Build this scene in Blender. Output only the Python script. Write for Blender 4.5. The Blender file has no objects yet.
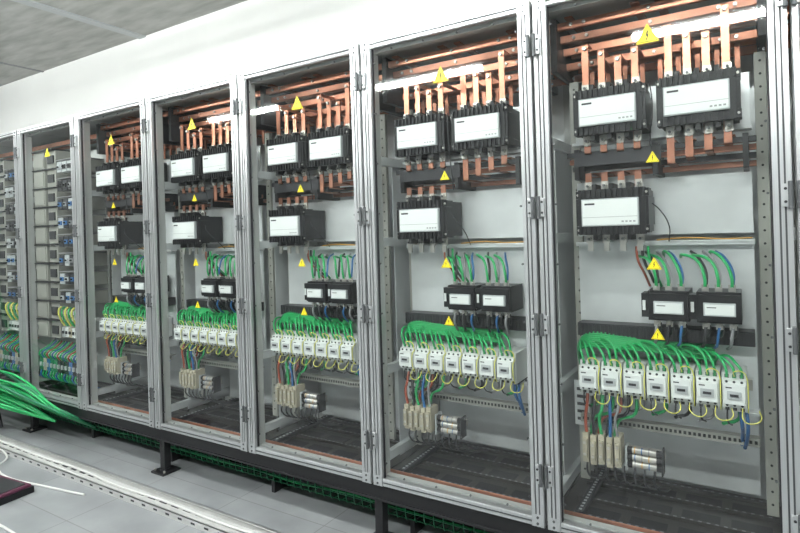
import bpy, math, random
from mathutils import Vector, Matrix
scene = bpy.context.scene
scene.view_settings.view_transform = 'Standard'
scene.view_settings.exposure = 0.0

# ------------------------------------------------------------ materials
def new_mat(name):
    m = bpy.data.materials.new(name); m.use_nodes = True
    nt = m.node_tree; nt.nodes.clear()
    out = nt.nodes.new('ShaderNodeOutputMaterial')
    return m, nt, out

def pbr(name, col, rough=0.5, metal=0.0, var=0.0, scale=8.0, stretch=(1,1,1), bump=0.0, spec=0.5):
    m, nt, out = new_mat(name)
    b = nt.nodes.new('ShaderNodeBsdfPrincipled')
    b.inputs['Base Color'].default_value = (*col, 1)
    b.inputs['Roughness'].default_value = rough
    b.inputs['Metallic'].default_value = metal
    b.inputs['Specular IOR Level'].default_value = spec
    nt.links.new(b.outputs[0], out.inputs[0])
    if var > 0 or bump > 0:
        tc = nt.nodes.new('ShaderNodeTexCoord')
        mp = nt.nodes.new('ShaderNodeMapping'); mp.inputs['Scale'].default_value = stretch
        nz = nt.nodes.new('ShaderNodeTexNoise'); nz.inputs['Scale'].default_value = scale
        nz.inputs['Detail'].default_value = 5
        nt.links.new(tc.outputs['Object'], mp.inputs[0]); nt.links.new(mp.outputs[0], nz.inputs['Vector'])
        if var > 0:
            r = nt.nodes.new('ShaderNodeValToRGB')
            r.color_ramp.elements[0].position = 0.3; r.color_ramp.elements[1].position = 0.7
            r.color_ramp.elements[0].color = (*[c*(1-var) for c in col], 1)
            r.color_ramp.elements[1].color = (*[min(1, c*(1+var)) for c in col], 1)
            nt.links.new(nz.outputs['Fac'], r.inputs[0]); nt.links.new(r.outputs[0], b.inputs['Base Color'])
        if bump > 0:
            bp = nt.nodes.new('ShaderNodeBump'); bp.inputs['Strength'].default_value = bump
            nt.links.new(nz.outputs['Fac'], bp.inputs['Height']); nt.links.new(bp.outputs[0], b.inputs['Normal'])
    return m

M = {}
M['alu'] = pbr('aluminium', (0.60,0.61,0.62), 0.33, 0.8, 0.06, 3, (40,40,1))
M['alud'] = pbr('aluminium_groove', (0.10,0.105,0.11), 0.5, 0.3)
M['steel'] = pbr('galvanised_steel', (0.72,0.74,0.75), 0.30, 0.3, 0.10, 5)
M['panel'] = pbr('painted_grey_panel', (0.45,0.46,0.45), 0.45, 0.1, 0.04, 3)
M['panel2'] = pbr('beige_grey_panel', (0.31,0.31,0.28), 0.45, 0.05)
M['backp'] = pbr('back_panel_steel', (0.68,0.70,0.71), 0.28, 0.3, 0.08, 2)
M['copper'] = pbr('copper', (0.60,0.26,0.17), 0.32, 0.8, 0.25, 7)
M['copper_d'] = pbr('copper_dull', (0.40,0.175,0.115), 0.38, 0.8, 0.35, 6)
M['tin'] = pbr('tinned_lug', (0.55,0.53,0.50), 0.32, 0.85)
M['black'] = pbr('black_plastic', (0.008,0.008,0.010), 0.4, spec=0.35)
M['dark'] = pbr('dark_grey', (0.028,0.028,0.032), 0.5, spec=0.35)
M['floorp'] = pbr('cabinet_bottom', (0.040,0.036,0.033), 0.28, 0.3, 0.3, 5)
M['white'] = pbr('white_plastic', (0.70,0.72,0.71), 0.4)
M['face'] = pbr('light_grey_cover', (0.42,0.44,0.45), 0.35)
M['beige'] = pbr('beige_terminal', (0.42,0.38,0.29), 0.5, 0, 0.1, 20)
M['green'] = pbr('green_insulation', (0.015,0.34,0.10), 0.35)
M['greend'] = pbr('green_dark', (0.010,0.16,0.07), 0.45)
M['yellow'] = pbr('yellow_insulation', (0.70,0.68,0.13), 0.4)
M['blue'] = pbr('blue_insulation', (0.02,0.12,0.32), 0.4)
M['red'] = pbr('red_brown_insulation', (0.34,0.07,0.035), 0.4)
M['orange'] = pbr('orange_wire', (0.60,0.32,0.06), 0.4)
M['grey'] = pbr('grey_insulation', (0.25,0.25,0.26), 0.5)
M['whitecable'] = pbr('white_cable', (0.68,0.68,0.66), 0.5)
M['sign'] = pbr('sign_yellow', (0.85,0.70,0.02), 0.4)
M['basem'] = pbr('black_base_paint', (0.012,0.012,0.014), 0.45)
M['plaster'] = pbr('white_plaster', (0.86,0.86,0.84), 0.9, 0, 0.02, 2)
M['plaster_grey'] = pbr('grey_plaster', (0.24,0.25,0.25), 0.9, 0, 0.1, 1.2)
M['maroon'] = pbr('maroon', (0.10,0.02,0.05), 0.5)
M['traym'] = pbr('tray_zinc', (0.55,0.55,0.54), 0.4, 0.2, 0.08, 9)

def tube_mat(name,st):
    m, nt, out = new_mat(name)
    e = nt.nodes.new('ShaderNodeEmission'); e.inputs[0].default_value = (0.96,1.0,0.98,1); e.inputs[1].default_value = st
    nt.links.new(e.outputs[0], out.inputs[0]); M[name]=m
tube_mat('tube',205); tube_mat('tube_fill',118)

m, nt, out = new_mat('door_glazing')
tr = nt.nodes.new('ShaderNodeBsdfTransparent'); tr.inputs[0].default_value = (0.94,0.96,0.95,1)
gl = nt.nodes.new('ShaderNodeBsdfGlossy'); gl.inputs['Roughness'].default_value = 0.03
lw = nt.nodes.new('ShaderNodeLayerWeight'); lw.inputs[0].default_value = 0.5
pw = nt.nodes.new('ShaderNodeMath'); pw.operation='POWER'; pw.inputs[1].default_value = 4
nt.links.new(lw.outputs['Facing'], pw.inputs[0])
ma = nt.nodes.new('ShaderNodeMath'); ma.operation='MULTIPLY_ADD'; ma.inputs[1].default_value=0.7; ma.inputs[2].default_value=0.085
nt.links.new(pw.outputs[0], ma.inputs[0])
mx = nt.nodes.new('ShaderNodeMixShader')
nt.links.new(ma.outputs[0], mx.inputs[0]); nt.links.new(tr.outputs[0], mx.inputs[1]); nt.links.new(gl.outputs[0], mx.inputs[2])
nt.links.new(mx.outputs[0], out.inputs[0]); M['glass'] = m

m, nt, out = new_mat('floor_tiles')
b = nt.nodes.new('ShaderNodeBsdfPrincipled'); b.inputs['Roughness'].default_value=0.35
tc = nt.nodes.new('ShaderNodeTexCoord')
br = nt.nodes.new('ShaderNodeTexBrick'); br.offset=0; br.inputs['Scale'].default_value=1
br.inputs['Brick Width'].default_value=0.6; br.inputs['Row Height'].default_value=0.6
br.inputs['Mortar Size'].default_value=0.003
br.inputs['Color1'].default_value=(0.25,0.26,0.27,1); br.inputs['Color2'].default_value=(0.275,0.285,0.295,1); br.inputs['Mortar'].default_value=(0.19,0.19,0.19,1)
nz = nt.nodes.new('ShaderNodeTexNoise'); nz.inputs['Scale'].default_value=4; nz.inputs['Detail'].default_value=8
mixc = nt.nodes.new('ShaderNodeMixRGB'); mixc.blend_type='OVERLAY'; mixc.inputs[0].default_value=0.4
nt.links.new(tc.outputs['Object'], br.inputs['Vector']); nt.links.new(tc.outputs['Object'], nz.inputs['Vector'])
nt.links.new(br.outputs['Color'], mixc.inputs[1]); nt.links.new(nz.outputs['Fac'], mixc.inputs[2])
nt.links.new(mixc.outputs[0], b.inputs['Base Color'])
rr = nt.nodes.new('ShaderNodeMapRange'); rr.inputs[3].default_value=0.25; rr.inputs[4].default_value=0.55
nt.links.new(nz.outputs['Fac'], rr.inputs[0]); nt.links.new(rr.outputs[0], b.inputs['Roughness'])
nt.links.new(b.outputs[0], out.inputs[0]); M['floor']=m

m, nt, out = new_mat('concrete_ceiling')
b = nt.nodes.new('ShaderNodeBsdfPrincipled'); b.inputs['Roughness'].default_value=0.9
tc = nt.nodes.new('ShaderNodeTexCoord')
mp = nt.nodes.new('ShaderNodeMapping'); mp.inputs['Scale'].default_value=(1,4,1)
nz = nt.nodes.new('ShaderNodeTexNoise'); nz.inputs['Scale'].default_value=3; nz.inputs['Detail'].default_value=9
r = nt.nodes.new('ShaderNodeValToRGB'); r.color_ramp.elements[0].position=0.3; r.color_ramp.elements[1].position=0.72
r.color_ramp.elements[0].color=(0.34,0.34,0.32,1); r.color_ramp.elements[1].color=(0.52,0.52,0.50,1)
nt.links.new(tc.outputs['Object'], mp.inputs[0]); nt.links.new(mp.outputs[0], nz.inputs['Vector'])
nt.links.new(nz.outputs['Fac'], r.inputs[0]); nt.links.new(r.outputs[0], b.inputs['Base Color'])
nt.links.new(b.outputs[0], out.inputs[0]); M['ceil']=m

# ------------------------------------------------------------ mesh builder
class MB:
    def __init__(s): s.v=[]; s.f=[]; s.mi=[]; s.mats=[]
    def idx(s, k):
        if k not in s.mats: s.mats.append(k)
        return s.mats.index(k)
    def box(s, x0,x1,y0,y1,z0,z1,k):
        n=len(s.v); i=s.idx(k)
        s.v += [(x0,y0,z0),(x1,y0,z0),(x1,y1,z0),(x0,y1,z0),(x0,y0,z1),(x1,y0,z1),(x1,y1,z1),(x0,y1,z1)]
        for q in ((0,3,2,1),(4,5,6,7),(0,1,5,4),(1,2,6,5),(2,3,7,6),(3,0,4,7)):
            s.f.append(tuple(n+a for a in q)); s.mi.append(i)
    def cyl(s, c, ax, r, h, k, seg=10):
        n=len(s.v); i=s.idx(k)
        for t in (0,1):
            for j in range(seg):
                a=2*math.pi*j/seg; p=r*math.cos(a); q=r*math.sin(a); d=h*t
                if ax=='x': s.v.append((c[0]+d,c[1]+p,c[2]+q))
                elif ax=='y': s.v.append((c[0]+p,c[1]+d,c[2]+q))
                else: s.v.append((c[0]+p,c[1]+q,c[2]+d))
        for j in range(seg):
            k2=(j+1)%seg
            s.f.append((n+j,n+k2,n+seg+k2,n+seg+j)); s.mi.append(i)
        s.f.append(tuple(n+j for j in reversed(range(seg)))); s.mi.append(i)
        s.f.append(tuple(n+seg+j for j in range(seg))); s.mi.append(i)
    def poly(s, pts, y0, y1, k):
        n=len(s.v); i=s.idx(k); m=len(pts)
        for y in (y0,y1):
            for p in pts: s.v.append((p[0],y,p[1]))
        s.f.append(tuple(n+j for j in range(m))); s.mi.append(i)
        s.f.append(tuple(n+m+j for j in reversed(range(m)))); s.mi.append(i)
        for j in range(m):
            k2=(j+1)%m; s.f.append((n+j,n+m+j,n+m+k2,n+k2)); s.mi.append(i)
    def obj(s, name, parent=None, bevel=0.0):
        me=bpy.data.meshes.new(name); me.from_pydata(s.v,[],s.f)
        for k in s.mats: me.materials.append(M[k])
        me.polygons.foreach_set('material_index', s.mi); me.update()
        import bmesh
        bm=bmesh.new(); bm.from_mesh(me); bmesh.ops.recalc_face_normals(bm, faces=bm.faces); bm.to_mesh(me); bm.free()
        o=bpy.data.objects.new(name, me); scene.collection.objects.link(o)
        if parent: o.parent=parent
        if bevel>0:
            md=o.modifiers.new('bevel','BEVEL'); md.width=bevel; md.segments=2; md.limit_method='ANGLE'
        return o

def wires(name, paths, r, k, parent=None, res=5):
    cu=bpy.data.curves.new(name,'CURVE'); cu.dimensions='3D'; cu.bevel_depth=r; cu.bevel_resolution=2; cu.resolution_u=res
    cu.use_fill_caps=True
    for p in paths:
        sp=cu.splines.new('BEZIER'); sp.bezier_points.add(len(p)-1)
        for b,q in zip(sp.bezier_points,p):
            b.co=q; b.handle_left_type='AUTO'; b.handle_right_type='AUTO'
    cu.materials.append(M[k])
    o=bpy.data.objects.new(name,cu); scene.collection.objects.link(o)
    if parent: o.parent=parent
    return o

def empty(name, loc):
    o=bpy.data.objects.new(name,None); o.empty_display_size=0.1; o.location=loc; scene.collection.objects.link(o); return o

Z0, Z1, W = 0.285, 2.285, 0.8

# ------------------------------------------------------------ shared cabinet parts
def shell(par, part=True):
    b=MB()
    for x0,x1 in ((0.004,0.045),(W-0.045,W-0.004)):
        b.box(x0,x1,0.004,0.05,Z0,Z1-0.01,'panel')
        b.box(x0,x1,0.54,0.585,Z0,Z1-0.01,'panel')
    for z in (Z0, Z1-0.045):
        b.box(0.045,W-0.045,0.012,0.045,z,z+0.035,'panel')
    b.box(0.004,W-0.004,0.586,0.598,Z0,Z1-0.01,'backp')
    b.box(0.004,W-0.004,0.0,0.6,Z1-0.01,Z1+0.012,'panel')
    b.box(0.004,W-0.004,0.0,0.6,Z0-0.01,Z0+0.012,'floorp')
    for z in (0.36,0.76,1.36,1.74):
        b.box(0.004,0.03,0.05,0.54,z,z+0.04,'steel')
    b.box(0.004,0.007,0.20,0.54,Z0+0.05,1.74,'backp')
    for i in range(4):
        for y in (0.12,0.27,0.42):
            x=0.10+i*0.165
            b.box(x,x+0.13,y,y+0.07,Z0+0.012,Z0+0.014,'black')
    for y in (0.09,0.235,0.39,0.52):
        b.box(0.05,W-0.05,y,y+0.014,Z0+0.012,Z0+0.026,'floorp')
        for i in range(24): b.box(0.07+i*0.028,0.082+i*0.028,y+0.003,y+0.011,Z0+0.026,Z0+0.0266,'grey')
    b.obj('enclosure_frame',par,0.002)
    b=MB()
    for x in (0.062,0.708):
        b.box(x,x+0.036,0.245,0.265,Z0+0.1,2.02,'panel2')
        n=36
        for i in range(n):
            z=Z0+0.14+i*0.046
            b.cyl((x+0.018,0.2435,z),'y',0.0045,0.002,'black',6)
    for x in (0.085,):
        b.box(x,x+0.03,0.06,0.54,Z0+0.03,Z0+0.05,'dark')
        for i in range(18): b.box(x+0.009,x+0.02,0.075+i*0.026,0.087+i*0.026,Z0+0.05,Z0+0.051,'face')
    b.obj('mounting_rails',par)

def door(par):
    b=MB(); x0,x1=0.006,W-0.006; pw=0.05
    zb,zt=Z0,Z1
    for a in (x0, x1-pw):
        b.box(a,a+pw,-0.028,0.0,zb,zt,'alu')
        for c0,c1 in ((0.001,0.015),(0.0205,0.0295),(0.035,0.049)):
            b.box(a+c0,a+c1,-0.034,-0.028,zb,zt,'alu')
        b.box(a+0.015,a+0.0205,-0.0285,-0.028,zb,zt,'alud')
        b.box(a+0.0295,a+0.035,-0.0285,-0.028,zb,zt,'alud')
    for a in (zb, zt-0.034):
        b.box(x0+pw,x1-pw,-0.028,0.0,a,a+0.034,'alu')
        b.box(x0+pw,x1-pw,-0.033,-0.028,a+0.003,a+0.013,'alu')
        b.box(x0+pw,x1-pw,-0.0285,-0.028,a+0.013,a+0.021,'alud')
        b.box(x0+pw,x1-pw,-0.033,-0.028,a+0.021,a+0.031,'alu')
    for a in (x0, x1-pw):
        for z in (zb, zt-0.05):
            b.box(a+0.002,a+pw-0.002,-0.036,-0.034,z+0.002,z+0.048,'alu')
            for dz in (0.013,0.036): b.cyl((a+pw/2,-0.039,z+dz),'y',0.005,0.004,'alud',8)
    b.box(x0+pw,x0+pw+0.004,-0.02,-0.008,zb+0.034,zt-0.034,'dark'); b.box(x1-pw-0.004,x1-pw,-0.02,-0.008,zb+0.034,zt-0.034,'dark')
    b.obj('door_frame',par,0.0012)
    h=MB()
    for a,sgn in ((x0,1),(x1,-1)):
        for z in (2.11,1.50,1.06,0.49):
            xa=min(a-sgn*0.002,a+sgn*0.026); xb=max(a-sgn*0.002,a+sgn*0.026)
            h.box(xa,xb,-0.046,-0.034,z-0.035,z+0.035,'alu')
            h.cyl((a+sgn*0.005,-0.048,z-0.042),'z',0.007,0.084,'alud',10)
            for dz in (-0.02,0.02): h.cyl((a+sgn*0.018,-0.049,z+dz),'y',0.0045,0.004,'dark',8)
    h.obj('hinges',par,0.0012)
    v=[(x0+pw,-0.014,zb+0.03),(x1-pw,-0.014,zb+0.03),(x1-pw,-0.014,zt-0.03),(x0+pw,-0.014,zt-0.03)]
    me=bpy.data.meshes.new('glazing'); me.from_pydata(v,[],[(0,1,2,3)]); me.materials.append(M['glass'])
    o=bpy.data.objects.new('glazing',me); scene.collection.objects.link(o); o.parent=par
    s=MB()
    for i in range(9):
        z=zb+0.1+i*(zt-zb-0.2)/8
        for x in (x0+pw+0.012,x1-pw-0.012): s.cyl((x,-0.018,z),'y',0.0042,0.006,'alud',8)
    for i in range(4):
        x=0.16+i*0.16
        for z in (zb+0.048,zt-0.048): s.cyl((x,-0.018,z),'y',0.0042,0.006,'alud',8)
    s.obj('glazing_screws',par)

def sign(par, cx, cz, h):
    b=MB(); w=h/0.88
    def tri(k,y,sc):
        hh=h*sc; ww=w*sc; c=cz-h/2+h/3
        b.poly([(cx-ww/2,c-hh/3),(cx+ww/2,c-hh/3),(cx,c+2*hh/3)],-y,-y+0.0006,k)
    tri('sign',0.0155,1.0); tri('black',0.0159,0.84); tri('sign',0.0163,0.76)
    s=h*0.5; c=cz-h*0.12
    pts=[(-0.02,0.5),(0.12,0.5),(0.02,0.1),(0.16,0.12),(-0.02,-0.32),(0.04,-0.3),(-0.06,-0.52),(-0.14,-0.28),(-0.08,-0.3),(-0.02,-0.02),(-0.16,-0.04)]
    b.poly([(cx+p[0]*s,c+p[1]*s) for p in pts][::-1],-0.0168,-0.0162,'black')
    b.obj('warning_sign',par)

def big_contactor(par, x0, z0, w=0.252, h=0.172):
    b=MB(); x1=x0+w
    b.box(x0+0.006,x1-0.006,0.085,0.235,z0+0.010,z0+h-0.010,'black')
    b.box(x0+0.010,x1-0.010,0.066,0.09,z0+0.002,z0+h-0.002,'black')
    b.box(x0+0.024,x1-0.030,0.052,0.070,z0+0.034,z0+h-0.038,'face')
    b.box(x0+0.028,x1-0.034,0.0495,0.0525,z0+0.038,z0+h-0.042,'white' )
    b.box(x0+0.028,x1-0.034,0.0488,0.0496,z0+0.066,z0+0.0675,'grey')
    b.box(x0+0.036,x0+0.072,0.0488,0.0496,z0+h-0.060,z0+h-0.053,'dark')
    for i in range(4): b.box(x1-0.088+i*0.013,x1-0.080+i*0.013,0.0488,0.0496,z0+0.046,z0+0.052,'grey')
    n=13
    for i in range(n):
        x=x0+0.012+i*(w-0.030)/(n-1)
        b.box(x,x+0.006,0.056,0.068,z0+h-0.034,z0+h-0.002,'black')
        b.box(x,x+0.006,0.056,0.068,z0+0.002,z0+0.031,'black')
    for sx in (x0, x1-0.014):
        b.box(sx,sx+0.014,0.070,0.22,z0+0.035,z0+h-0.035,'black')
        for zz in (z0+0.02,z0+h-0.02): 
            b.box(sx,sx+0.016,0.07,0.13,zz-0.014,zz+0.014,'black')
            b.cyl((sx+0.008,0.066,zz),'y',0.0045,0.005,'tin',8)
    for i in range(4):
        x=x0+0.036+i*(w-0.072)/3
        for s,zb in ((1,z0+h-0.012),(-1,z0+0.012)):
            za,zc=sorted((zb,zb+s*0.042))
            b.box(x-0.013,x+0.013,0.115,0.122,za,zc,'tin')
            b.cyl((x,0.103,zb+s*0.026),'y',0.009,0.014,'tin',6)
            b.cyl((x,0.096,zb+s*0.026),'y',0.005,0.02,'alud',8)
        for s,zb in ((1,z0+h),(-1,z0)):
            za,zc=sorted((zb-s*0.02,zb+s*0.018))
            if i<3:
                xm=x+(w-0.072)/6; b.box(xm-0.008,xm+0.008,0.075,0.16,za,zc,'black')
    b.obj('power_contactor',par,0.0018)

def mid_contactor(par,x0,z0,w=0.132,h=0.105):
    b=MB(); x1=x0+w
    b.box(x0,x1,0.09,0.23,z0,z0+h,'black')
    b.box(x0+0.008,x1-0.002,0.070,0.09,z0+0.008,z0+h-0.008,'black')
    b.box(x0+0.022,x1-0.016,0.058,0.074,z0+0.028,z0+h-0.034,'face')
    b.box(x0+0.026,x1-0.020,0.0565,0.0585,z0+0.032,z0+h-0.038,'white')
    b.box(x0+0.032,x0+0.06,0.0558,0.0567,z0+0.055,z0+0.058,'dark')
    b.box(x0-0.022,x0,0.09,0.16,z0+0.01,z0+h-0.01,'black')
    b.box(x0-0.018,x0-0.008,0.085,0.09,z0+0.035,z0+h-0.035,'white')
    for i in range(3):
        x=x0+0.026+i*(w-0.052)/2
        for s,zb in ((1,z0+h),(-1,z0)):
            za,zc=sorted((zb-s*0.006,zb+s*0.024)); b.box(x-0.011,x+0.011,0.108,0.114,za,zc,'tin')
            b.cyl((x,0.099,zb+s*0.010),'y',0.007,0.012,'tin',8)
    b.obj('capacitor_contactor',par,0.0015)

def small_contactors(par, rng, xa=0.130, xb=0.678, n=7, z0=0.790):
    b=MB(); p=(xb-xa)/n; w=p*0.93
    for i in range(n):
        x0=xa+i*p; x1=x0+w
        b.box(x0,x1,0.10,0.235,z0,z0+0.125,'white')
        b.box(x0+0.002,x1-0.002,0.078,0.10,z0+0.018,z0+0.109,'white')
        b.box(x0+0.006,x1-0.006,0.060,0.079,z0+0.032,z0+0.096,'white')
        b.box(x0+0.016,x1-0.016,0.056,0.061,z0+0.050,z0+0.076,'face')
        b.box(x0+0.024,x1-0.024,0.053,0.057,z0+0.059,z0+0.067,'dark')
        b.box(x0+0.012,x0+0.03,0.0592,0.0602,z0+0.085,z0+0.089,'dark')
        b.box(x0-0.001,x1+0.001,0.12,0.235,z0-0.006,z0+0.0,'dark')
        for j in range(3):
            x=x0+w*(0.2+0.3*j)
            for zz in (z0+0.117,z0+0.008):
                b.box(x-0.006,x+0.006,0.0985,0.1005,zz-0.006,zz+0.006,'dark')
            for zz in (z0+0.103,z0+0.025):
                b.cyl((x,0.0765,zz),'y',0.0045,0.002,'dark',8)
    b.box(xa-0.02,xb+0.01,0.235,0.245,z0+0.04,z0+0.08,'tin')
    b.obj('contactor_row',par,0.0015)
    g=[];y=[];bk=[]
    for i in range(n):
        x0=xa+i*p
        for j in range(3):
            x=x0+w*(0.2+0.3*j); d=0.075+rng.uniform(-0.015,0.02)
            t=z0+0.168+rng.uniform(-0.008,0.022)
            xs=max(x-d-0.02, xa-0.03)
            g.append([(xs,0.235,z0+0.09),(xs+0.004,0.20,t-0.018),((xs+x)/2,0.135+rng.uniform(-.01,.01),t+0.014),(x-0.010,0.090,t-0.006),(x,0.084,z0+0.14),(x,0.100,z0+0.114)])
        x=x0+w*0.8
        y.append([(x,0.09,z0+0.014),(x+0.006,0.060,z0-0.012+rng.uniform(-.01,.005)),(x+p*0.45,0.055,z0-0.020),(x+p*0.65,0.06,z0-0.008),(x+p*0.6,0.09,z0+0.012)])
        y.append([(x0+w*1.03,0.085,z0+0.105),(x0+w*1.04,0.06,z0+0.09),(x0+w*1.04,0.062,z0+0.03),(x0+w*1.02,0.08,z0+0.006)])
        y.append([(x0+w*0.5,0.09,z0+0.118),(x0+w*0.55,0.07,z0+0.14),(x0+w*0.9,0.08,z0+0.135),(x0+w*1.03,0.075,z0+0.11)])
        bk.append([(x0+w*0.2,0.09,z0+0.01),(x0+w*0.2,0.09,z0-0.03),(x0+w*0.35,0.14,z0-0.06)])
    for k in range(8):
        zz=z0+0.155+k*0.006
        g.append([(xa-0.02,0.22,zz-0.10),(xa-0.022,0.17,zz-0.03),(xa+0.01,0.12+0.008*k,zz+0.014),(xa+0.12,0.13+0.007*k,zz+0.018),(xa+0.3,0.15+0.007*k,zz+0.010),(xb-0.10,0.16+0.007*k,zz-0.002)])
    wires('green_jumper_wires',g,0.0046,'green',par)
    wires('yellow_control_wires',y,0.0018,'yellow',par)
    wires('black_tail_wires',bk,0.003,'dark',par)

def busbars(par, rng):
    b=MB(); a0,a1=0.013,W+0.011
    rows=[(0.15,2.215),(0.19,2.175),(0.23,2.135),(0.30,2.195),(0.35,2.155),(0.41,2.215),(0.46,2.115),(0.27,2.085),(0.38,2.06)]
    for i,(y,z) in enumerate(rows):
        k='copper_d' if i%2 else 'copper'
        b.box(a0,a1,y,y+0.007,z-0.014,z+0.014,k); b.box(a0,a1,y+0.014,y+0.021,z-0.014,z+0.014,'copper_d')
        for x in (0.12,0.17,0.40,0.62,0.67):
            b.cyl((x,y-0.008,z),'y',0.007,0.034,'tin',6)
    for x in (0.1,0.34,0.42,0.66):
        b.box(x,x+0.03,0.13,0.5,2.235,2.242,'copper_d'); 
    for x,z in ((0.22,2.045),(0.5,2.045)):
        b.box(x,x+0.03,0.13,0.5,z-0.004,z+0.004,'copper_d')
    for x in (0.055,0.745): b.box(x-0.012,x+0.012,0.13,0.52,2.035,2.245,'dark')
    # rear vertical risers
    for i in range(9):
        x=0.15+i*0.064
        b.box(x,x+0.018,0.31,0.316,1.97,2.06+0.015*(i%3),'copper_d')
    ys=[0.190,0.230,0.270,0.300]
    for xb,sh in ((0.14,0),(0.427,1)):
        for i in range(4):
            x=xb+0.036+i*(0.248-0.072)/3
            q=(i+sh)%4
            top=[2.165,2.135,2.10,2.085][q] if sh else [2.12,2.09,2.06,2.08][q]
            b.box(x-0.0125,x+0.0125,0.123,0.129,1.925,top,'copper')
            b.box(x-0.0125,x+0.0125,0.123,ys[q],top-0.006,top,'copper')
            b.cyl((x,0.112,top-0.02),'y',0.008,0.012,'tin',6)
            if xb<0.3:
                b.box(x-0.012,x+0.012,0.123,0.129,1.70,1.775,'copper_d')
                b.box(x-0.012,x+0.012,0.123,0.24,1.70,1.706,'copper_d')
                b.box(x-0.012,x+0.012,0.123,0.129,1.565,1.625,'copper_d')
                b.box(x-0.012,x+0.012,0.123,0.24,1.62,1.626,'copper_d')
            else:
                lo=1.635+0.018*i
                b.box(x-0.0125,x+0.0125,0.123,0.129,lo,1.775,'copper_d')
                b.box(x-0.0125,x+0.0125,0.123,0.34,lo,lo+0.006,'copper_d')
            b.cyl((x,0.112,1.735),'y',0.008,0.012,'tin',6)
    b.obj('copper_busbars',par,0.0008)
    c=MB()
    for i,(y,z) in enumerate(((0.15,1.702),(0.19,1.68),(0.23,1.655),(0.27,1.63))):
        c.box(0.09,0.72,y,y+0.008,z-0.010,z+0.010,'copper_d' if i%2==1 else 'dark')
        c.box(0.09,0.72,y+0.014,y+0.022,z-0.010,z+0.010,'copper_d')
    for x in (0.12,0.40,0.68): c.box(x,x+0.018,0.14,0.33,1.605,1.722,'black')
    c.box(0.12,0.43,0.136,0.139,1.655,1.71,'dark')
    for x in (0.46,0.52,0.58,0.64):
        c.box(x,x+0.02,0.15,0.34,1.716,1.722,'copper_d')
    c.obj('middle_busbar_set',par,0.001)

def plates(par):
    b=MB()
    b.box(0.10,0.705,0.25,0.256,1.385,1.60,'steel')
    b.box(0.10,0.705,0.25,0.256,0.76,1.345,'steel')
    b.box(0.10,0.705,0.25,0.256,1.76,1.95,'steel')
    b.box(0.098,0.708,0.215,0.262,1.345,1.362,'steel')
    b.box(0.098,0.708,0.20,0.262,1.745,1.757,'steel')
    b.box(0.098,0.708,0.20,0.262,0.752,0.762,'steel')
    b.box(0.105,0.70,0.175,0.25,0.995,1.045,'dark')
    for i in range(40):
        x=0.11+i*0.0148; b.box(x,x+0.009,0.172,0.176,1.0,1.04,'dark')
    b.box(0.10,0.705,0.20,0.206,0.645,0.675,'panel2'); b.box(0.10,0.705,0.206,0.235,0.669,0.675,'panel2')
    for i in range(38): x=0.108+i*0.0157; b.box(x,x+0.009,0.1985,0.2,0.654,0.666,'black')
    b.box(0.07,0.13,0.23,0.236,0.62,0.80,'steel')
    for i in range(5): b.box(0.08,0.12,0.2285,0.23,0.64+i*0.03,0.652+i*0.03,'dark')
    b.box(0.013,W+0.011,0.085,0.089,Z0+0.03,Z0+0.044,'copper')
    b.box(0.10,0.705,0.50,0.506,Z0+0.07,0.74,'steel')
    b.obj('mounting_plates',par,0.0008)

def terminals(par, rng):
    b=MB()
    for i in range(5):
        x=0.130+i*0.029; zb=0.520+ (0.0 if i%2 else 0.006)
        b.box(x,x+0.022,0.10,0.17,zb,zb+0.11,'beige')
        b.box(x+0.003,x+0.019,0.085,0.10,zb+0.018,zb+0.092,'beige')
        b.cyl((x+0.011,0.083,zb+0.035),'y',0.006,0.004,'tin',8)
        b.cyl((x+0.011,0.083,zb+0.078),'y',0.006,0.004,'tin',8)
    b.box(0.12,0.41,0.17,0.18,0.555,0.59,'tin')
    for j,z in enumerate((0.588,0.562,0.536)):
        b.cyl((0.292,0.135,z),'x',0.012,0.105,'tin',12)
        b.cyl((0.285,0.135,z),'x',0.0135,0.018,'black',12); b.cyl((0.385,0.135,z),'x',0.0135,0.018,'black',12)
        for q in range(3): b.cyl((0.31+q*0.024,0.135,z),'x',0.0126,0.004,['orange','blue','grey'][(q+j)%3],12)
    b.box(0.280,0.286,0.115,0.17,0.515,0.605,'face'); b.box(0.402,0.408,0.115,0.17,0.515,0.605,'dark')
    b.obj('terminal_block',par,0.001)
    z0=0.790
    cols={'red':[],'green':[],'blue':[],'grey':[],'dark':[]}
    order=['red','dark','green','blue','grey']
    for i in range(5):
        x=0.141+i*0.029
        xs=0.15+i*0.028
        cols[order[i]].append([(xs,0.12,z0-0.002),(xs,0.10,z0-0.05),(x+rng.uniform(-.01,.01),0.11,0.70),(x,0.12,0.62)])
        if i<4: cols[['green','red','dark','green'][i]].append([(xs+0.09,0.13,z0-0.005),(xs+0.085,0.12,z0-0.06),(x+0.03,0.14,0.69),(x+0.01,0.14,0.62)])
    for i in range(7):
        x=0.16+i*0.076
        cols[['green','dark','grey'][i%3]].append([(x+0.03,0.15,z0),(x+0.03,0.16,z0-0.04),(x-0.02,0.19,z0-0.075)])
    cols['blue'].append([(0.668,0.14,z0),(0.672,0.13,0.74),(0.668,0.17,0.68),(0.66,0.22,0.63)])
    cols['blue'].append([(0.650,0.14,z0),(0.655,0.13,0.74),(0.655,0.18,0.69),(0.65,0.22,0.64)])
    for k,v in cols.items(): wires(k+'_feeder_wires',v,0.0062 if k!='grey' else 0.005,k,par)
    low=[]
    for i in range(8):
        x=0.14+i*0.034
        low.append([(x,0.13,0.525),(x,0.125,0.48),(x+0.02,0.2,0.43),(x+0.03,0.3,0.40)])
    wires('outgoing_wires',low,0.004,'dark',par)

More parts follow.
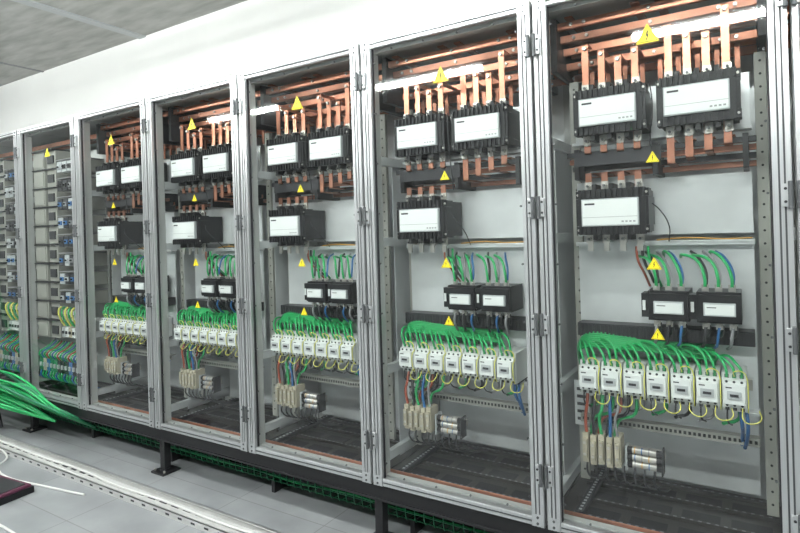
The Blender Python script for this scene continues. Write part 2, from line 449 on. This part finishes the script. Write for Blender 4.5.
def mid_wires(par, rng):
    P={'green':[],'red':[],'blue':[],'orange':[],'grey':[],'dark':[]}
    for a,x0 in enumerate((0.378,0.532)):
        for i in range(3):
            x=x0+0.026+i*0.04
            sx=x-0.06-rng.uniform(0,0.03)
            P['green'].append([(sx,0.235,1.30),(sx+0.01,0.18,1.315+rng.uniform(-.01,.01)),(x-0.02,0.12,1.29),(x,0.10,1.235),(x,0.108,1.20)])
            k=['dark','grey','blue'][i]
            P[k].append([(x-0.05,0.235,1.32),(x-0.02,0.16,1.30),(x+0.004,0.118,1.25),(x+0.003,0.112,1.20)])
            k=['grey','dark','blue'][(i+a)%3]
            P[k].append([(x,0.108,1.07),(x-0.004,0.10,1.04),(x-0.01,0.13,1.0),(x-0.02,0.16,0.985)])
            P['dark'].append([(x+0.01,0.112,1.07),(x+0.006,0.13,1.04),(x-0.01,0.17,1.02)])
    for i in range(3):
        x=0.335+i*0.02
        P[['red','dark','green'][i]].append([(x,0.15,1.345),(x+0.003,0.15,1.30),(x+0.02,0.19,1.24),(x+0.03,0.24,1.19)])
    P['orange'].append([(0.40,0.19,1.366),(0.5,0.185,1.372),(0.62,0.19,1.366),(0.70,0.19,1.368)])
    for k,v in P.items(): wires(k+'_control_wires',v,0.0052 if k in('green','grey','dark') else (0.0025 if k=='orange' else 0.0045),k,par)
    b=MB()
    for x in [0.17+i*0.058 for i in range(4)]:
        b.box(x,x+0.02,0.11,0.118,1.33,1.36,'tin')
    for i in range(8):
        x=0.11+i*0.022; b.cyl((x,0.24,1.70),'y',0.005,0.01,'tin',8)
    b.obj('cable_lugs',par)
    wires('black_coil_wires',[[(0.40,0.09,1.93),(0.41,0.07,1.90),(0.412,0.07,1.80),(0.40,0.10,1.75),(0.405,0.12,1.60)],
                              [(0.40,0.1,1.50),(0.43,0.08,1.47),(0.45,0.12,1.42),(0.44,0.2,1.36)]],0.0022,'dark',par)

def contactor_cabinet(n_left, seed):
    rng=random.Random(seed)
    par=empty('switchgear_cabinet',(n_left,0,0))
    shell(par); door(par)
    before=set(par.children)
    busbars(par,rng); plates(par)
    big_contactor(par,0.14,1.760); big_contactor(par,0.427,1.760); big_contactor(par,0.14,1.389)
    mid_contactor(par,0.378,1.083); mid_contactor(par,0.532,1.083)
    small_contactors(par,rng); terminals(par,rng); mid_wires(par,rng)
    for o in par.children:
        if o not in before: o.location=(-0.012,-0.03,0.0)
    sign(par,0.40,2.08,0.066); sign(par,0.405,1.656,0.038); sign(par,0.40,1.29,0.042); sign(par,0.405,1.048,0.038)

def drawer_cabinet(n_left, seed):
    rng=random.Random(seed)
    par=empty('distribution_cabinet',(n_left,0,0))
    shell(par); door(par)
    before=set(par.children)
    b=MB()
    b.box(0.06,0.72,0.30,0.306,Z0+0.1,2.15,'panel')
    z=0.72
    while z<2.0:
        b.box(0.06,0.22,0.12,0.30,z,z+0.125,'panel2')
        b.box(0.07,0.21,0.114,0.12,z+0.012,z+0.112,'panel2')
        b.box(0.06,0.36,0.105,0.30,z+0.128,z+0.134,'dark')
        b.box(0.24,0.36,0.13,0.30,z,z+0.125,'panel2')
        b.box(0.26,0.34,0.12,0.13,z+0.03,z+0.09,'dark')
        z+=0.14
    z=0.98
    while z<2.0:
        b.box(0.40,0.70,0.16,0.30,z,z+0.09,'panel2')
        b.box(0.40,0.70,0.11,0.30,z+0.095,z+0.10,'grey')
        for i in range(4):
            x=0.415+i*0.070
            b.box(x,x+0.060,0.11,0.16,z+0.008,z+0.084,'dark' if rng.random()<0.7 else 'face')
            b.box(x+0.01,x+0.05,0.104,0.11,z+0.03,z+0.06,rng.choice(['face','blue','black','grey']))
            b.box(x+0.024,x+0.036,0.092,0.104,z+0.04,z+0.052,'black')
        z+=0.135
    for zr in (0.74,0.86):
        for i in range(6):
            x=0.42+i*0.046
            b.box(x,x+0.040,0.11,0.17,zr,zr+0.07,rng.choice(['face','beige','white']))
            b.box(x+0.012,x+0.028,0.10,0.11,zr+0.025,zr+0.045,'dark')
    for i in range(12):
        x=0.09+i*0.051
        b.box(x,x+0.043,0.11,0.18,0.47,0.56,rng.choice(['dark','beige','blue','greend','black']))
        b.box(x+0.01,x+0.03,0.10,0.11,0.50,0.53,'face')
    b.box(0.06,0.71,0.18,0.186,0.42,0.60,'steel')
    b.obj('breaker_modules',par,0.001)
    c=MB()
    for y,z,k in ((0.20,2.17,'copper'),(0.30,2.12,'copper_d'),(0.40,2.19,'copper_d')): c.box(0.002,W-0.002,y,y+0.008,z-0.015,z+0.015,k)
    c.obj('busbars',par)
    P={'green':[],'blue':[],'yellow':[],'red':[]}
    for i in range(16):
        x=0.10+i*0.037
        P[['green','blue','green','red'][i%4]].append([(x,0.12,0.56),(x+.01,0.10,0.60),(x+0.02,0.16,0.64),(x+0.03,0.2,0.68)])
        P['green' if i%3 else 'blue'].append([(x,0.12,0.47),(x,0.11,0.43),(x+0.01,0.2,0.38),(x+0.02,0.3,0.33)])
    for i in range(6):
        x=0.44+i*0.044
        P['green' if i%2 else 'yellow'].append([(x,0.10,0.96),(x+.005,0.08,0.94),(x,0.09,0.88),(x,0.12,0.82)])
    for k,v in P.items(): wires(k+'_wires',v,0.006,k,par)
    for o in par.children:
        if o not in before: o.location=(0.0,-0.07,0.0)
    sign(par,0.40,2.08,0.066)

for i,s in enumerate((-0.12,0.68,1.48,2.28,3.08,3.88)):
    contactor_cabinet(-s, 10+i)
drawer_cabinet(-4.68,31); drawer_cabinet(-5.48,32); drawer_cabinet(-6.28,33)

# ------------------------------------------------------------ base frame
XL,XR=-6.28,0.92
b=MB()
zt=Z0-0.010
b.box(XL,XR,0.0,0.06,0.20,zt,'basem'); b.box(XL,XR,0.54,0.60,0.20,zt,'basem')
b.box(XL,XR,-0.006,0.0,0.262,zt,'basem'); b.box(XL,XR,-0.006,0.0,0.20,0.213,'basem')
posts=[0.92,-0.68,-1.48,-3.08,-4.68,-6.26]
for x in posts:
    b.box(x-0.03,x+0.03,0.06,0.54,0.21,zt-0.005,'basem')
    for y in (0.01,0.55):
        b.box(x-0.022,x+0.022,y,y+0.044,0.012,0.20,'basem')
        b.box(x-0.06,x+0.06,y-0.04,y+0.084,0.0,0.012,'basem')
        b.cyl((x,y+0.022,0.012),'z',0.034,0.012,'basem',12)
        for dx in (-0.045,0.045): b.cyl((x+dx,y-0.02,0.012),'z',0.008,0.012,'tin',6)
b.obj('steel_plinth_frame',None,0.002)

# wire basket under cabinets with green cables
par=empty('wire_basket_tray',(0,0.12,0.0))
ps=[]
for y,z in ((0,0.16),(0,0.11),(0.02,0.07),(0.08,0.07),(0.14,0.07),(0.20,0.07),(0.22,0.11),(0.22,0.16)):
    ps.append([(XL+0.1,y,z),(XR-0.1,y,z)])
n=140
for i in range(n):
    x=XL+0.12+i*(XR-XL-0.24)/(n-1)
    ps.append([(x,0,0.16),(x,0,0.10),(x,0.01,0.07),(x,0.11,0.07),(x,0.21,0.07),(x,0.22,0.10),(x,0.22,0.16)])
wires('basket_wires',ps,0.003,'greend',par,2)
sb=MB()
for x in range(8):
    xx=XL+0.4+x*0.9; sb.box(xx-0.012,xx+0.012,0.02,0.20,0.0,0.066,'basem')
sb.obj('tray_supports',par)
rng=random.Random(5); gs=[]
for i in range(9):
    y=0.03+0.018*i; p=[]; 
    for j in range(25):
        p.append((XL+0.15+j*(XR-XL-0.3)/24, y+rng.uniform(-.008,.008), 0.083+rng.uniform(0,0.02)))
    gs.append(p)
wires('green_cables',gs[::2],0.005,'green',par)
wires('dark_cables',gs[1::2],0.007,'dark',par)

# floor trunking (perforated zinc tray)
b=MB()
b.box(-5.3,1.1,-0.205,-0.199,0.0,0.035,'traym'); b.box(-5.3,1.1,-0.325,-0.319,0.0,0.035,'traym')
b.box(-5.3,1.1,-0.214,-0.199,0.033,0.035,'traym'); b.box(-5.3,1.1,-0.325,-0.310,0.033,0.035,'traym')
b.box(-5.3,1.1,-0.319,-0.205,0.0,0.004,'traym')
x=-5.28
while x<1.05:
    b.box(x,x+0.06,-0.295,-0.280,0.004,0.0048,'dark'); b.box(x+0.03,x+0.09,-0.245,-0.230,0.004,0.0048,'dark')
    b.box(x,x+0.03,-0.326,-0.325,0.012,0.022,'dark'); x+=0.10
b.obj('floor_cable_tray')
par=empty('tray_cables',(0,0,0))
ws=[]
for i in range(2):
    ws.append([(-5.25+j*0.42,-0.29+0.05*i+rng.uniform(-.012,.012),0.012) for j in range(15)])
wires('white_cables',ws,0.006,'whitecable',par)

# green cable bundle on the left
par=empty('green_cable_bundle',(0,0,0))
g=[]; gd=[]
for i in range(12):
    o=i*0.028; r=rng.uniform
    tgt = g if i%3 else gd
    tgt.append([(-5.42-o*0.5,-0.12+r(-.02,.02),1.45+r(-.1,.1)),(-5.36-o*0.4,-0.12-o*0.2,1.0),(-5.30-o*0.5,-0.14-o*0.5,0.70+r(-.05,.05)),
              (-5.10-r(0,.1),-0.16-o*0.7,0.50+r(-.06,.08)),(-4.78+r(-.1,.1),-0.12-o*0.6,0.42+r(-.05,.07)),(-4.40+r(-.15,.15),-0.09-o*0.35,0.36+r(-.04,.05)),(-4.12+r(-.1,.1),-0.06-o*0.1,0.25),(-3.98,0.10,0.11)])
for i in range(9):
    o=i*0.035
    g.append([(-6.0,-0.3-o,0.02),(-5.5,-0.20-o,0.25+o*.5),(-5.05+r(-.1,.1),-0.16-o*0.8,0.32+o*.3+r(-.05,.05)),(-4.65,-0.12-o*.5,0.26+r(0,.06)),(-4.30+r(-.1,.1),-0.05,0.16)])
wires('green_cables',g,0.009,'green',par,8)
wires('dark_green_cables',gd,0.010,'greend',par,8)
wires('black_cables',[[(-5.7,-0.12,1.9),(-5.62,-0.13,1.2),(-5.55,-0.14,0.7),(-5.3,-0.12,0.42),(-5.0,-0.10,0.2),(-4.9,-0.1,0.02)]],0.012,'dark',par)

# white coil on floor
c=[]
for k in range(10):
    rr=0.19+rng.uniform(-.06,.07); cx=-4.60+rng.uniform(-.15,.15); cy=-0.50+rng.uniform(-.04,.04)
    c.append([(cx+rr*1.6*math.cos(a*math.pi/6),cy+rr*0.6*math.sin(a*math.pi/6),0.008+0.007*k) for a in range(13)])
c.append([(-4.6,-0.5,0.008),(-4.2,-0.45,0.006),(-3.9,-0.50,0.006),(-3.5,-0.45,0.006),(-3.2,-0.40,0.006)])
wires('white_cable_coil',c,0.006,'whitecable')
wires('loose_white_cable',[[(-4.1,-0.95,0.006),(-3.6,-0.83,0.006),(-3.1,-0.80,0.006),(-2.7,-0.86,0.006),(-2.3,-0.95,0.006)]],0.006,'whitecable')

# low case on floor bottom-left
b=MB()
b.box(-0.16,0.16,-0.11,0.11,0.0,0.035,'black'); b.box(-0.15,0.15,-0.10,0.10,0.035,0.05,'maroon')
b.box(-0.13,0.13,-0.08,0.08,0.05,0.054,'dark')
b.box(-0.05,0.05,-0.135,-0.125,0.012,0.026,'black'); b.box(-0.05,-0.04,-0.135,-0.11,0.012,0.026,'black'); b.box(0.04,0.05,-0.135,-0.11,0.012,0.026,'black')
for dx in (-0.09,0.09): b.box(dx-0.012,dx+0.012,-0.114,-0.10,0.02,0.045,'tin')
o=b.obj('tool_case',None,0.003); o.location=(-3.66,-0.64,0); o.rotation_euler=(0,0,0.1)

# ------------------------------------------------------------ room
RX0,RX1,RY0,RY1,H=-7.6,2.6,-4.6,0.90,3.21
def slab(name,x0,x1,y0,y1,z0,z1,k):
    b=MB(); b.box(x0,x1,y0,y1,z0,z1,k); return b.obj(name)
slab('floor',RX0,RX1,RY0,RY1,-0.1,0,'floor')
slab('ceiling',RX0,RX1,RY0,RY1,H,H+0.1,'ceil')
slab('wall_back',RX0,RX1,RY1,RY1+0.1,0,H,'plaster')
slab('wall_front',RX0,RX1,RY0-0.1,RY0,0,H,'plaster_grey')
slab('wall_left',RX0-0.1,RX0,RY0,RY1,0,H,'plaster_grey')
slab('wall_right',RX1,RX1+0.1,RY0,RY1,0,H,'plaster')
b=MB(); b.box(-4.52,-4.43,-4.6,0.9,H-0.012,H,'face'); b.box(-6.2,-6.17,-4.6,0.9,H-0.008,H,'grey')
b.obj('ceiling_conduit')

# lamps
def lamp(x,y,z,k):
    p=empty('ceiling_lamp',(x,y,z))
    b=MB()
    b.box(-0.62,0.62,-0.05,0.05,0.035,0.075,'white')
    for sx in (-0.62,0.605):
        b.box(sx,sx+0.015,-0.055,0.055,-0.03,0.04,'white')
    for sx in (-0.4,0.4): b.cyl((sx,0,0.075),'z',0.006,H-z-0.075,'tin',8)
    b.obj('lamp_housing',p)
    t=MB()
    for dy in (-0.03,0.03): t.cyl((-0.60,dy,0),'x',0.017,1.2,k,12)
    t.obj('fluorescent_tubes',p)
for x in (-0.15,-2.65,-5.2): lamp(x,-2.75,2.93,'tube')
for x in (1.2,-1.4,-4.0,-6.6): lamp(x,-1.2,2.95,'tube_fill')  # added fill lamps, kept out of view, to brighten cabinet fronts and back wall

w=bpy.data.worlds.new('World'); scene.world=w; w.use_nodes=True
w.node_tree.nodes['Background'].inputs[0].default_value=(0.8,0.85,0.9,1); w.node_tree.nodes['Background'].inputs[1].default_value=0.4

# ------------------------------------------------------------ camera
cam=bpy.data.cameras.new('camera'); co=bpy.data.objects.new('camera',cam); scene.collection.objects.link(co)
cam.sensor_width=36; cam.lens=560/800*36; cam.shift_y=-33.5/800; cam.clip_start=0.01
ax=Vector((-0.5292,0.8485,0)).normalized(); U=Vector((0,0,1)); R=ax.cross(U).normalized()
r=(R-0.03*U).normalized(); u=(U+0.03*R).normalized()
Mx=Matrix((r,u,-ax)).transposed().to_4x4(); Mx.translation=Vector((0,-2.105,1.42))
co.matrix_world=Mx
scene.camera=co
